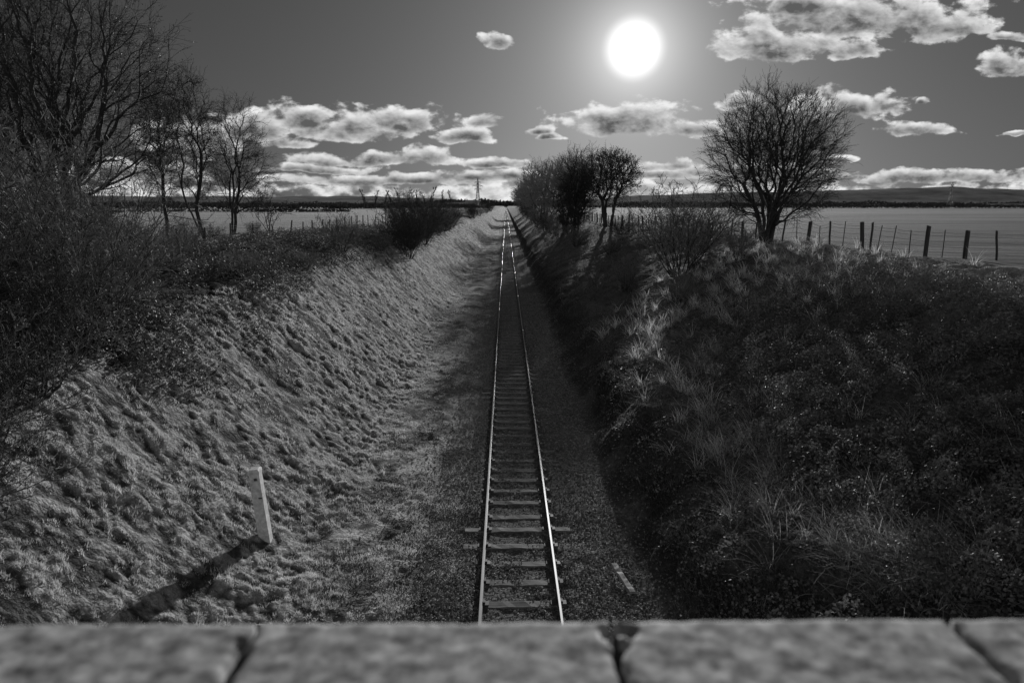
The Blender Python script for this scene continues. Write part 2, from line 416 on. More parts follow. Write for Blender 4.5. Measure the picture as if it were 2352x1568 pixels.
def shrub_mesh(s,n,h,spread,rmin,lv=0,tw=None,k=(8,6,3)):
    return make_tree(s,fan(s,n,h,spread,.35),[(k[0],.12,.6,.5,.5,4,.16,.04),(k[1],.12,.65,.5,.55,3,.2,.0),(k[2],.15,.6,.5,.6,2,.2,0)],
       None,.026,rmin,leaves=lv,leafsize=.05,nseg0=6,wig0=.13,twigmat=tw,tl=.5)
SH=[shrub_mesh(51,18,3.6,.75,.0075,0,M_twigp,(7,5,2)),shrub_mesh(52,24,3.0,.9,.0075,900,M_twig),shrub_mesh(53,22,3.2,.65,.009,600,M_twigp),shrub_mesh(54,20,2.6,1.2,.008,1500,M_twigp,(7,5,2))]
rs=np.random.default_rng(4)
G="scrub shrubs along the cutting"
LAB=["tall bare shrub with pale whippy stems","dense dark tangled shrub with small leaves","bare twiggy shrub growing on the bank","low spreading bramble-tangled shrub"]
left=[(-9.4,15.6,0,1.1),(-10.8,13.6,0,1.1),(-9.3,12.2,1,.8),(-8.7,10.4,3,.8),(-10.4,11,1,1.1),(-12.2,16.3,0,1.2),(-11.2,18.5,0,.9),(-13.2,20.5,1,.9),(-14.8,23.5,0,.9),(-12.2,24,3,.6),(-16.5,27,1,.7),(-13.5,28.5,0,.5),(-15.2,33,2,.5),
 (-18,24,0,.9),(-20,28,0,.9),(-18,36,3,.5),(-20.5,38,1,.5),(-16,40,3,.35),(-7.9,9.0,3,.7),(-8.3,9.8,1,.75),(-8.9,12.6,3,.75),(-19.5,46,1,.4),(-25,42,1,.8),(-24,31,0,.9),(-28,40,1,1.0),(-19,52,3,.35),(-22.5,62,1,.35),(-14.5,18,1,.9),(-16,21,0,1.0),(-9.4,14,2,.9),(-7.6,8.2,1,.6),(-10.2,27,3,.4),(-9.6,33,3,.4)]
for (x,y_,k,s) in left:
    place('shrub',SH[k],x,y_,LAB[k],"shrub",G,rs.uniform(0,6),s)
mid=[(-8.0,56,1,1.2),(-8.6,61,1,1.5),(-8.9,66,1,1.4),(-8.4,71,1,1.1),(-8.8,77,1,1.3),(-9.3,83,3,1.2),(-9.0,50,3,.5),(-10.0,42,2,.7),(-8.8,90,1,1.1),(-8.8,98,3,1.3),(-8.8,106,1,1.3),(-8.9,116,1,1.1),(-9.4,180,1,1.2),(-9,192,1,1.3),(-9,240,3,1.5),(-9,330,1,1.6),(-9.2,420,1,2)]
for (x,y_,k,s) in mid:
    place('shrub',SH[k],x,y_,LAB[k],"shrub",G,rs.uniform(0,6),s)
right=[(9.9,39,2,1.5),(8.6,33.5,2,.55),(7.4,42,2,.6),(12,43,2,1.0),(12.6,37,2,.6),(9.2,60,3,.8),(10.8,64,1,.7),(8,78,3,.9),(8.5,92,1,1.1),(7.6,100,3,1.1),(7.5,112,3,1.2),(7.3,128,1,1.2),(7.2,150,3,1.3),(7.5,170,3,1.4),(7.5,200,1,1.5),(7.4,240,1,1.6),(7.5,300,1,1.6)]
for (x,y_,k,s) in right:
    place('shrub',SH[k],x,y_,LAB[k],"shrub",G,rs.uniform(0,6),s)
print('trees',time.time()-T0)

# ---------------------------------------------------------------- grass blades
def blades(x,y_,hh,w,lean,rng,sunk=.01,bx=0,by=0):
    n=len(x);z=ground(x,y_)-sunk
    P=np.stack([x,y_,z],1)
    a=rng.uniform(0,2*math.pi,n);s=np.stack([np.cos(a),np.sin(a),np.zeros(n)],1)
    h=(hh*rng.uniform(.5,1.2,n))[:,None]
    D=nrm(np.stack([rng.normal(0,lean,n)+bx,rng.normal(0,lean,n)+by,np.ones(n)],1))
    w=(w*np.maximum(1,y_/16))[:,None] 
    V=np.stack([P-s*w,P+s*w,P+D*h],1)
    return V.reshape(-1,3),np.arange(n*3).reshape(-1,3)
def sampley(n,y0,y1,rng,p=1.6):
    q=1-p;u=rng.uniform(0,1,n);return (y0**q+(y1**q-y0**q)*u)**(1/q)
rg=np.random.default_rng(77)
n=580000
y_=sampley(n,6,80,rg,1.8);x=rg.uniform(-9.9,-3.4,n)
ta,tb=tuss(x,y_)
tf_=np.clip(1-(cell(x/.17,y_/.17,21)/.5)**2,0,1)*sst(.3,.55,fbm(x*2.4,y_*2.4,22,2))
PX,PY_=-5.12,13.5
dpost=np.hypot(x-PX,y_-PY_)
keep=(rg.uniform(0,1,n)<(.03+.2*sst(.1,.6,ta)+.3*tb+.8*tf_))&(dpost>.22)&~((np.abs(x-PX*(y_/PY_))<.16)&(y_<PY_)&(y_>PY_-.5));x=x[keep];y_=y_[keep];ta=ta[keep];tf_=tf_[keep]
V,F=blades(x,y_,.02+.025*ta+.10*tf_*(.3+1.1*vn(x*1.7,y_*1.7,91)),.0065,.5,rg,by=-.1)
tag(add_obj('bank_grass',np_mesh('bank_grass',V,F,[M_grass])),"tufted rough grass covering the sunlit bank","grass",kind="stuff")
n=140000
y_=sampley(n,8,60,rg);x=rg.uniform(-4.6,-1.1,n)
keep=fbm(x*1.4,y_*.9,61,4)+(-1.9-x)*.05>.5;x=x[keep];y_=y_[keep]
V,F=blades(x,y_,.03+.07*vn(x*3,y_*3,5),.006,.6,rg)
tag(add_obj('path_grass',np_mesh('path_grass',V,F,[M_grass])),"short mossy grass beside the ballast","grass",kind="stuff")
n=150000
y_=sampley(n,6,90,rg);x=rg.uniform(2.6,18,n);kk=(x+footwob(x,y_)>3.0);x=x[kk];y_=y_[kk]
V,F=blades(x,y_,.04+.18*fbm(x*1.6,y_*1.6,92,3),.008,.7,rg)
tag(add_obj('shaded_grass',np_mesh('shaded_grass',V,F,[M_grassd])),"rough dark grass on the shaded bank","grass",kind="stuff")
def arching(x,y_,L,w,rng,droop=.9):
    n=len(x);P=np.stack([x,y_,ground(x,y_)-.02],1)
    a=rng.uniform(0,2*math.pi,n);out=np.stack([np.cos(a),np.sin(a),np.zeros(n)],1)
    out=nrm(out+np.array([-.5,-.2,0]));side=np.cross(out,[0,0,1.])
    L=(L*rng.uniform(.5,1.2,n));tl=rng.uniform(.2,.8,n)
    rings=[]
    for t in (0,.35,.7,1):
        hz=L*t*tl+L*.25*t*t;vt=L*(t*(1-.3*tl)-droop*.45*t*t*(tl+.3))
        c=P+out*hz[:,None]+np.array([0,0,1.])*vt[:,None]
        ww=w*(1-.85*t)*np.maximum(1,y_/16)[:,None]
        rings.append(np.stack([c-side*ww,c+side*ww],1))
    V=np.stack(rings,1).reshape(-1,3)
    b=np.arange(n)[:,None]*8;k=np.arange(3)[None,:]*2
    F=np.stack([b+k,b+k+1,b+k+3,b+k+2],-1).reshape(-1,4)
    return V,F
cx=[];cy=[]
for (x0,y0,sx,sy,nn) in [(5.8,22,.6,4,30),(5.4,16.5,.5,2.5,34),(5.6,13,.4,1.2,16),(6.1,10.6,.4,.5,24),(6.5,9.6,.35,.35,60),(7.0,28,1,4,30),(11,34,2.5,3.5,110),(13.5,31,1.8,4,90),(9,30,1.5,4,40),(8.5,15,2,4,40),(10,12,2,3,20)]:
    cx.append(rg.normal(x0,sx,nn));cy.append(rg.normal(y0,sy,nn))
cx=np.concatenate(cx);cy=np.concatenate(cy);m_=(cx>4.0)&(cy>7);cx=cx[m_];cy=cy[m_]
per=26;x=np.repeat(cx,per)+rg.normal(0,.07,len(cx)*per);y_=np.repeat(cy,per)+rg.normal(0,.07,len(cy)*per)
V,F=arching(x,y_,.85,.0065,rg)
tag(add_obj('dry_grass',np_mesh('dry_grass',V,F,[M_dry])),"long pale arching dry grass on the shaded bank","grass",kind="stuff")
n=30000
y_=sampley(n,7,60,rg);x=rg.uniform(3.4,17,n);V,F=arching(x,y_,.5,.0055,rg)
tag(add_obj('long_grass',np_mesh('long_grass',V,F,[M_grassd])),"long uncut grass blades on the bank","grass",kind="stuff")
def bramble(n,xa,xb,y0,y1,dens,hmax,rng,seed,p=1.6):
    y_=sampley(n,y0,y1,rng,p);x=rng.uniform(xa,xb,n)
    d=dens(x,y_);k=rng.uniform(0,1,n)<d;x=x[k];y_=y_[k];d=d[k]
    c=cell(x/.8,y_/.8,seed);hh=hmax*np.clip(1.1-c*c*1.6,0.08,1)*np.clip(d*1.4,.2,1)
    z=ground(x,y_)+hh*rng.uniform(0,1,len(x))**.4
    return np.stack([x,y_,z],1)
dr=lambda x,y_: np.maximum(sst(4.6,6.6,x+(fbm(x*.5,y_*.5,101,3)-.5)*3.6-(y_-9)*.10)*sst(36,26,y_),.30*sst(2.9,3.7,x+footwob(x,y_)))*sst(16.8,15.2,x)*sst(.28,.5,fbm(x*.7,y_*.7,103,3)+.10)
P=bramble(310000,2.6,17,6.2,38,dr,.7,rg,7)
V,F=cards(P,.062,rg,.8,.3)
n=1800;y_=sampley(n,6.5,30,rg);x=rg.uniform(4,16,n);k=rg.uniform(0,1,n)<dr(x,y_);x=x[k];y_=y_[k]
P0=np.stack([x,y_,ground(x,y_)+.25],1);D=nrm(rg.normal(0,1,P0.shape)*[1,1,.3]+[0,0,.8])
pts,_=grow(P0,D,rg.uniform(.4,1.1,len(x)),6,.2,-.13,rg)
cv,cf=tubes(pts,np.full(pts.shape[:2],.004),3)
mi=np.concatenate([np.zeros(len(F)),np.ones(len(cf))]);V,F=join([(V,F),(cv,cf)])
tag(add_obj('bramble_thicket',np_mesh('bramble_thicket',V,F,[M_bram,M_twigp],False,mi)),"dark leafy brambles smothering the shaded bank","brambles",kind="stuff")
dl=lambda x,y_: sst(-7.7,-8.9,x+.5*sst(20,30,y_)+(fbm(x*.5,y_*.5,111,3)-.5)*4)*sst(.38,.52,fbm(x*.45,y_*.45,113,3))
P=bramble(180000,-17,-6.4,8,75,dl,.65,rg,17,1.3)
V,F=cards(P,.08,rg,.75,.6)
tag(add_obj('bramble_scrub',np_mesh('bramble_scrub',V,F,[M_brams])),"dark bramble mounds along the bank crest","brambles",kind="stuff")
print('grass',time.time()-T0)

# ---------------------------------------------------------------- ballast stones
n=60000
y_=sampley(n,7.5,60,rg,1.4);x=np.where(rg.uniform(0,1,n)<.70,rg.uniform(-1.9,2.7,n),np.where(rg.uniform(0,1,n)<.55,rg.normal(-1.9,.8,n),rg.normal(2.4,.6,n)))
k=(x>-3.8)&(x+.6*footwob(x,y_)<3.3);x=x[k];y_=y_[k];n=len(x)
oct_=np.array([[1,0,0],[-1,0,0],[0,1,0],[0,-1,0],[0,0,1],[0,0,-1.]])
V=oct_[None]*rg.uniform(.5,1.1,(n,6,1))+rg.normal(0,.22,(n,6,3))
a=rg.uniform(0,6.28,n);ca,sa=np.cos(a),np.sin(a)
Vx=V[:,:,0]*ca[:,None]-V[:,:,1]*sa[:,None];Vy=V[:,:,0]*sa[:,None]+V[:,:,1]*ca[:,None]
V=np.stack([Vx,Vy,V[:,:,2]*.75],-1)*(rg.uniform(.014,.036,n)*np.clip(y_/26,1,1.3))[:,None,None]
side=np.abs(x-.26)
inside=side<.72
patch=sst(.5,.75,vn(x*1.3+4,y_*.9,78))*.03
zz=ground(x,y_)+np.where(inside,rg.uniform(-.022,.004,n)+patch,rg.uniform(-.006,.03,n))
V=V+np.stack([x,y_,zz],-1)[:,None]
f=np.array([[0,2,4],[2,1,4],[1,3,4],[3,0,4],[2,0,5],[1,2,5],[3,1,5],[0,3,5]])
F=(np.arange(n)[:,None,None]*6+f[None]).reshape(-1,3)
tag(add_obj('ballast',np_mesh('ballast',V,F,[M_stone])),"loose grey ballast stones around the track","gravel",kind="stuff")

# ---------------------------------------------------------------- track
TX=.26
track=thing('railway_track',(TX,0,0),"single straight railway track on worn timber sleepers","railway track")
prof=[(-.027,0),(-.02,.004),(.02,.004),(.027,0),(.027,-.035),(.01,-.05),(.01,-.1),(.035,-.115),(.035,-.14),(-.035,-.14),(-.035,-.115),(-.01,-.1),(-.01,-.05),(-.027,-.035)]
prof=[(a,b-.004) for a,b in prof]
np_p=len(prof)
def rail_mesh():
    V=[];ysr=[4,30,100,400,1500]
    for yy in ysr:
        for a,b in prof: V.append((a,yy,b))
    F=[];mi=[]
    for s in range(len(ysr)-1):
        for q in range(np_p):
            q2=(q+1)%np_p
            F.append((s*np_p+q,(s+1)*np_p+q,(s+1)*np_p+q2,s*np_p+q2));mi.append(1 if q in(0,1,2) else 0)
    return np_mesh('rail',np.array(V),np.array(F),[M_rail,M_head],False,mi)
rm=rail_mesh()
for sx in(-.752,.752): add_obj('rail',rm,track,(sx,0,0))
def rough_box(sx,sy,sz,seed,nx_=14,jit=.006):
    rng=np.random.default_rng(seed)
    xs_=np.linspace(-.5,.5,nx_)
    c=[(-.5,-.5),(.5,-.5),(.5,.38),(.44,.5),(-.44,.5),(-.5,.38)]
    V=np.array([[a*sx,b*sy+rng.normal(0,jit),d*sz+rng.normal(0,jit*.8)] for a in xs_ for b,d in c]);m=len(c)
    F=[[i*m+j,i*m+(j+1)%m,(i+1)*m+(j+1)%m,(i+1)*m+j] for i in range(nx_-1) for j in range(m)]
    V=np.concatenate([V,[[-sx/2,0,0],[sx/2,0,0]]]);e=len(V)
    F2=[[j,(j+1)%m,e-2] for j in range(m)]+[[(nx_-1)*m+(j+1)%m,(nx_-1)*m+j,e-1] for j in range(m)]
    return V,np.array(F),np.array(F2)
SM=[]
for s in range(6):
    V,F,F2=rough_box(2.5,.22,.13,s,18,.008);SM.append(np_mesh('sleeper',V,[F,F2],[M_wood]))
V,F=join([boxvf(0,0,.015,.30,.14,.03),boxvf(-.06,0,.05,.04,.10,.05),boxvf(.06,0,.05,.04,.10,.05)])
CH=np_mesh('rail_chair',V,F,[M_rail])
yy=8.2;k=0;rest=[]
while yy<1200:
    if k<98:
        dz=rs.uniform(-.020,.004)
        s=add_obj('sleeper',SM[k%6],track,(rs.normal(0,.01),yy+rs.normal(0,.02),-.224+dz));s.rotation_euler=(rs.normal(0,.03),rs.normal(0,.004),rs.normal(0,.010)+(math.pi if rs.uniform()<.5 else 0))
        if k<45:
            for sx in(-.752,.752):
                c=add_obj('rail_chair',CH,s)
                sg=-1 if abs(s.rotation_euler[2])>1 else 1
                c.location=(sg*(sx-s.location.x),0,.067)
    else: rest.append(boxvf(0,yy,-.220,2.5,.24,.13))
    yy+=.76;k+=1
V,F=join(rest);o=add_obj('sleepers',np_mesh('sleepers',V,F,[M_wood]),track);o["kind"]="stuff"

# ---------------------------------------------------------------- marker post
def gz(x,y): return float(ground(np.array([float(x)]),np.array([float(y)]))[0])
px_,py_=PX,PY_
mp=thing('marker_post',(px_,py_,gz(px_,py_)-.12),"leaning pale concrete marker post standing in bank grass","marker post")
V=[];w=.105
for z,s in[(0,1.08),(1.62,1.0)]:
    for a,b in((-1,-1),(1,-1),(1,1),(-1,1)): V.append((a*w*s,b*w*s,z))
F=[[j,(j+1)%4,4+(j+1)%4,4+j] for j in range(4)]+[[4,5,6,7]]
add_obj('post_shaft',np_mesh('post_shaft',np.array(V),np.array(F),[M_conc]),mp)
V=[]
for z,s in[(1.622,1.1),(1.675,1.1),(1.71,.8)]:
    for a,b in((-1,-1),(1,-1),(1,1),(-1,1)): V.append((a*w*s,b*w*s,z))
F=[[i*4+j,i*4+(j+1)%4,i*4+4+(j+1)%4,i*4+4+j] for i in(0,1) for j in range(4)]+[[8,9,10,11],[3,2,1,0]]
add_obj('post_cap',np_mesh('post_cap',np.array(V),np.array(F),[M_conc]),mp)
V,F=join([boxvf(.02,-.11,1.5,.06,.02,.05),boxvf(.06,-.11,1.08,.07,.02,.025)])
add_obj('bolt',np_mesh('bolt',V,F,[M_rail]),mp)
mp.rotation_euler=(R(2),R(-3.8),R(4))
V,F,F2=rough_box(.95,.13,.06,9)
pk=tag(add_obj('timber_plank',np_mesh('timber_plank',V,[F,F2],[M_pk]),None,(2.38,12.75,gz(2.38,12.75)+.13)),"old broken timber plank lying on ballast","plank")
pk.rotation_euler=(R(8),R(-6),R(104))

# ---------------------------------------------------------------- fences
def post_mesh(w,h,seed):
    rng=np.random.default_rng(seed);V=[];n=8
    zs=[0,h*.4,h*.8,h-.01,h]
    for i,z in enumerate(zs):
        s=1 if i<4 else .7
        ox,oy=rng.normal(0,.006,2)
        for j in range(n):
            a=j*2*math.pi/n;V.append((ox+math.cos(a)*w*s,oy+math.sin(a)*w*s,z+(.02*math.cos(a) if i>2 else 0)))
    F=[[i*n+j,i*n+(j+1)%n,i*n+n+(j+1)%n,i*n+n+j] for i in range(4) for j in range(n)]
    V.append((0,0,h+.005));F2=[[4*n+j,4*n+(j+1)%n,5*n] for j in range(n)]
    return np_mesh('post',np.array(V),[np.array(F),np.array(F2)],[M_fpost])
PT=post_mesh(.095,1.5,1);PN=post_mesh(.05,1.35,2);PS=post_mesh(.022,1.35,3)
def fence(pts,label):
    e=thing('field_fence',(pts[0][0],pts[0][1],0),label,"fence")
    tops=[]
    for i,(x,y,kd) in enumerate(pts):
        z=gz(x,y)-.1
        o=add_obj('post',[PT,PN,PS][kd],e,(x-pts[0][0],y-pts[0][1],z))
        o.rotation_euler=(rs.normal(0,.05),rs.normal(0,.06),rs.uniform(0,6));o.scale=(1,1,rs.uniform(.88,1.08))
        tops.append((x-pts[0][0],y-pts[0][1],z))
    segs=[]
    tp=np.array(tops)
    for h in(.35,.6,.85,1.1,1.25):
        P=np.stack([tp[:-1]+[0,0,h],(tp[:-1]+tp[1:])/2+[0,0,h-.02],tp[1:]+[0,0,h]],1)
        segs.append(tubes(P,np.full(P.shape[:2],.006)*np.clip(np.array([p[1] for p in pts[:-1]])/30,1,3)[:,None],3))
    V,F=join(segs);add_obj('wire',np_mesh('wire',V,F,[M_wire]),e)
fp=[(27.5,25.5,0),(25.8,27,2),(24.2,28.6,1),(23.4,29.0,2),(22.6,29.5,2),(21.9,30.4,1),(21.0,31.2,0),(20.4,31.9,2),(19.9,32.4,0),(19.4,32.9,2),(18.9,33.5,2),(18.4,33.9,2),(18.15,34.1,1),(17.85,34.3,0),(17.4,35.4,2),(17.15,36.3,1),(16.9,37.0,2),(16.7,38.0,0),(16.5,39.0,2),(16.3,40.5,1)]
yy=42
while yy<150:
    fp.append((max(13.3,16.1-(yy-43)*.08)+rs.normal(0,.05),yy,1 if rs.uniform()<.75 else 0));yy+=2.0
fence(fp,"weathered timber post and wire fence along the field edge")
fl=[]
yy=28
while yy<120:
    fl.append((-16.2+rs.normal(0,.1)-max(0,50-yy)*.12,yy,1));yy+=3.0
fence(fl,"timber post and wire fence behind the bank scrub")

# ---------------------------------------------------------------- distance
def mass(name,pts,wid,h,n,size,label,cat,seed,gap=.35,z0=5):
    rng=np.random.default_rng(seed);pts=np.array(pts,float)
    t=rng.uniform(0,len(pts)-1-1e-6,n);i=t.astype(int);f=(t-i)[:,None]
    P=pts[i]*(1-f)+pts[i+1]*f
    P=P+rng.normal(0,wid,(n,2))
    hh=h*(gap+(1.3-gap)*fbm(P[:,0]/(h*3),P[:,1]/(h*3),seed,3))
    z=z0+hh*rng.uniform(0,1,n)**.7-.3
    V,F=cards(np.concatenate([P,z[:,None]],1),size,rng,.8)
    return tag(add_obj(name,np_mesh(name,V,F,[M_far])),label,cat,kind="stuff")
mass('hedgerow',[(-330,520),(-150,560),(-60,640),(-20,700)],2,4,5500,1.8,"distant field hedgerow","hedge",1)
mass('hedgerow',[(40,700),(200,640),(420,600),(700,580)],1.5,2.2,6000,1.2,"distant field hedgerow","hedge",2)
mass('hedgerow',[(-900,900),(-400,1000),(-60,1150)],4,6,12000,2.4,"distant line of hedgerow trees","hedge",3)
mass('hedgerow',[(60,1200),(500,1050),(900,950),(1300,900)],4,4,12000,2.0,"distant line of hedgerow trees","hedge",4)
mass('far_wood',[(300,1900),(800,1750),(1500,1600)],30,14,12000,4,"far-off dark woodland belt","woodland",5,.1)
mass('far_wood',[(-1200,1700),(-700,1900),(-100,2100)],30,14,12000,4,"far-off dark woodland belt","woodland",6,.1)
mass('far_wood',[(-300,3300),(0,3200),(300,3300)],60,30,2500,14,"far-off woodland at the end of the line","woodland",7)
mass('hedgerow',[(-175,260),(-95,262),(-60,268)],1,1.6,1500,.9,"low field-edge hedge","hedge",8)
pop=make_tree(61,fan(61,1,15,.01,.05),[(26,.12,.35,.2,.4,3,.1,.1),(7,.2,.5,.5,.6,2,.2,.1),(5,.2,.5,.6,.8,2,.2,.05)],None,.25,.08)
for i in range(11):
    place('poplar_tree',pop,-112+i*6.6+rs.normal(0,.6),560+rs.normal(0,5),"slender upright bare poplar in a distant row","tree","row of distant poplars",rs.uniform(0,6),rs.uniform(.85,1.15))
def pylon_mesh():
    S=[]
    def b(a,c,r=.16): S.append((a,c,r))
    lv=[(0,3.6),(10,2.6),(20,1.7),(28,1.1),(33,1.0),(38,.9),(43,.1)]
    cs=((-1,-1),(1,-1),(1,1),(-1,1))
    for (z0,w0),(z1,w1) in zip(lv[:-1],lv[1:]):
        for i in range(4):
            a=cs[i];c=cs[(i+1)%4]
            b((a[0]*w0,a[1]*w0,z0),(a[0]*w1,a[1]*w1,z1),.25)
            b((a[0]*w0,a[1]*w0,z0),(c[0]*w1,c[1]*w1,z1));b((c[0]*w0,c[1]*w0,z0),(a[0]*w1,a[1]*w1,z1))
            b((a[0]*w1,a[1]*w1,z1),(c[0]*w1,c[1]*w1,z1))
    for z,l in((27,5.5),(32,8),(37,5)):
        for s in(-1,1):
            for q in(-.9,.9): b((s*.9,q,z),(s*l,0,z+.3),.18);b((s*.9,q,z+1.8),(s*l,0,z+.3),.18)
            b((s*l,0,z+.3),(s*l,0,z-1.8),.15)
    P=np.array([[a,c] for a,c,r in S],float);Rr=np.array([[r,r] for a,c,r in S])
    V,F=tubes(P,Rr,4);return np_mesh('pylon',V,F,[M_steel])
PY=pylon_mesh()
for (x,y,s) in[(-36,900,.86),(770,1200,1.0),(337,1400,.95)]:
    o=tag(add_obj('pylon',PY,None,(x,y,gz(x,y)-.5)),"lattice steel electricity pylon standing in farmland","pylon","electricity pylons");o.scale=(s,s,s);o.rotation_euler=(0,0,.4)
for (x,y,sx,h,lab) in[(-75,1050,16,5,"distant pale farm barn with pitched roof"),(-52,1065,10,7,"distant tall farm building with pitched roof"),(980,1350,40,4,"long low pale farm shed")]:
    V=np.array([[a*sx,b*5,c] for b in(-1,1) for a,c in((-1,0),(1,0),(1,h),(-1,h),(-1.02,h),(1.02,h))]+[[-sx,0,h*1.5],[sx,0,h*1.5]],float)
    F4=np.array([[0,1,2,3],[6,9,8,7],[0,3,9,6],[1,7,8,2],[4,5,13,12],[10,12,13,11]])
    F3=np.array([[4,12,10],[5,11,13]])
    tag(add_obj('farm_building',np_mesh('farm_building',V,[F4,F3],[M_roof]),None,(x,y,5)),lab,"barn")

# ---------------------------------------------------------------- parapet
par=thing('bridge_parapet',(0,.58,0),"stone bridge parapet with worn coping stones","parapet wall")
V,F=boxvf(0,0,3.35,9,.30,6.86);add_obj('wall',np_mesh('wall',V,F,[M_wall]),par)
def coping(x0,x1,seed,chips):
    nx_=int((x1-x0)/.006);ny_=60
    w=x1-x0;dep=.36;h=.13
    gx=np.linspace(0,w,nx_);gy=np.linspace(-dep/2,dep/2,ny_)
    X,Y=np.meshgrid(gx,gy)
    Zt=np.zeros_like(X)
    ed=np.minimum.reduce([X,w-X,Y+dep/2,dep/2-Y])
    rad=.006+.007*vn(X*40+seed,Y*40,seed)
    Zt-=np.clip(rad-ed,0,1)**2/rad*.7
    Zt+=(fbm(X*6+seed*3,Y*6,seed,3)-.5)*.003+(fbm(X*60+seed*3,Y*60,seed,3)-.5)*.0045
    for cx_,cy_,cr in chips:
        dd=np.sqrt((X-cx_)**2+(Y-cy_)**2)+(fbm(X*70,Y*70,seed+9,3)-.5)*.012
        Zt-=.05*sst(cr,cr*.6,dd)
    Xo=X+x0+(fbm(X*0+Y*30,Y*30,seed+3,3)-.5)*.012*np.where(X<.01,1,np.where(X>w-.01,-1,0))
    V=np.stack([Xo,Y,Zt],-1).reshape(-1,3)
    i=np.arange(ny_-1)[:,None]*nx_;j=np.arange(nx_-1)[None,:]
    F=np.stack([i+j,i+j+1,i+j+nx_+1,i+j+nx_],-1).reshape(-1,4)
    ring=[k for k in range(nx_)]+[k*nx_+nx_-1 for k in range(1,ny_)]+[(ny_-1)*nx_+k for k in range(nx_-2,-1,-1)]+[k*nx_ for k in range(ny_-2,0,-1)]
    n0=len(V);low=V[ring].copy();low[:,2]=-h
    V=np.concatenate([V,low]);m=len(ring)
    S=np.array([[ring[k],n0+k,n0+(k+1)%m,ring[(k+1)%m]] for k in range(m)])
    return np_mesh('coping_stone',V,np.concatenate([F,S]),[M_cop],True)
js=[-2.9,-2.45,-2.0,-1.56,-1.12,-.72,-.305,.128,.545,.98,1.4,1.85,2.3,2.75]
for k,(a,b) in enumerate(zip(js[:-1],js[1:])):
    ch=[]
    if abs(b-.128)<.01: ch=[(b-a-.008,.150,.016)]
    if abs(a-.128)<.01: ch=[(.010,.155,.016),(.0,.13,.011)]
    if abs(b+.305)<.01: ch=[(b-a-.003,.14,.010),(b-a,.06,.008)]
    add_obj('coping_stone',coping(a+.005,b-.005,k+3,ch),par,(0,0,6.9))
V,F=boxvf(0,0,6.83,5.6,.33,.11)
add_obj('mortar_bed',np_mesh('mortar_bed',V,F,[mat('mortar_mat',.04,.4,10)]),par)
print('all',time.time()-T0)

# ---------------------------------------------------------------- sun and sky
AZ=R(10.05);EL=R(11.8)
sd=Vector((math.sin(AZ)*math.cos(EL),math.cos(AZ)*math.cos(EL),math.sin(EL)))
sl=bpy.data.lights.new('sun','SUN');sl.energy=5.0;sl.angle=R(.6);sl.color=(1,1,1)
so=bpy.data.objects.new('sun',sl);COL.objects.link(so);so.rotation_euler=(-sd).to_track_quat('-Z','Y').to_euler()
w=bpy.data.worlds.new("World");scene.world=w;w.use_nodes=True
nt=w.node_tree;N=nt.nodes;L=nt.links;N.clear()
def M(op,a,b=None,c=None,clamp=False):
    n=N.new('ShaderNodeMath');n.operation=op;n.use_clamp=clamp
    for i,v in enumerate((a,b,c)):
        if v is None: continue
        if isinstance(v,(int,float)): n.inputs[i].default_value=v
        else: L.new(v,n.inputs[i])
    return n.outputs[0]
sky=N.new('ShaderNodeTexSky');sky.sky_type='NISHITA';sky.sun_disc=False;sky.sun_elevation=EL;sky.sun_rotation=AZ
bw=N.new('ShaderNodeRGBToBW');L.new(sky.outputs[0],bw.inputs[0])
tc=N.new('ShaderNodeTexCoord');sep=N.new('ShaderNodeSeparateXYZ');L.new(tc.outputs['Generated'],sep.inputs[0])
dx,dy,dz=sep.outputs
fy=M('MAXIMUM',dy,.08)
U=M('DIVIDE',dx,fy);Vv=M('DIVIDE',dz,fy)
def noise(u,v,sc,det,rough,ox=0.,dist=0):
    c=N.new('ShaderNodeCombineXYZ');L.new(u,c.inputs[0]);L.new(v,c.inputs[1]);c.inputs[2].default_value=ox
    n=N.new('ShaderNodeTexNoise');n.inputs['Scale'].default_value=sc;n.inputs['Detail'].default_value=det;n.inputs['Roughness'].default_value=rough;n.inputs['Distortion'].default_value=dist
    L.new(c.outputs[0],n.inputs['Vector']);return n.outputs['Fac']
V18=M('MULTIPLY',Vv,1.7)
n1=noise(U,V18,24,10,.55,1.3,.1)
n2=noise(M('ADD',U,.003),M('ADD',V18,.014),24,10,.55,1.3,.1)
wx=noise(U,V18,11,4,.55,5.)
wy=noise(U,V18,11,4,.55,9.)
Uw=M('ADD',U,M('MULTIPLY',M('SUBTRACT',wx,.5),.08))
Vw=M('ADD',Vv,M('MULTIPLY',M('SUBTRACT',wy,.5),.025))
# directions measured from the photograph (tangent coordinates round the track axis)
def tang(x,y):
    yc=(784-y)/1568;f=.981+yc*.195
    return (x-1162)/1568/f,(yc*.981-.195)/f
blobs=[(1990,42,300,72),(1790,105,135,54),(2140,60,150,52),(1860,15,140,40),(1960,122,70,26),(2318,150,60,40),(2335,85,60,18),
(1140,102,38,26),(1430,280,150,56),(1590,300,95,30),(1700,238,60,24),(1940,250,130,48),(2045,248,80,28),(2112,300,88,24),(2130,235,20,10),(2335,308,45,9),
(690,276,110,44),(800,300,155,42),(930,280,140,40),(1045,318,76,22),(1115,285,50,20),(590,300,80,55),(660,335,85,20),(840,370,200,20),(970,362,60,30),(730,392,140,15),
(1150,375,90,17),(1245,305,38,15),(1275,318,30,12),(1520,382,80,20),(1500,402,120,16),(1920,366,46,12),(900,416,330,17),(1130,408,150,18),(2160,408,320,22),(1700,395,220,18),(450,330,120,60),(300,400,200,40)]
mx=None;ms=None
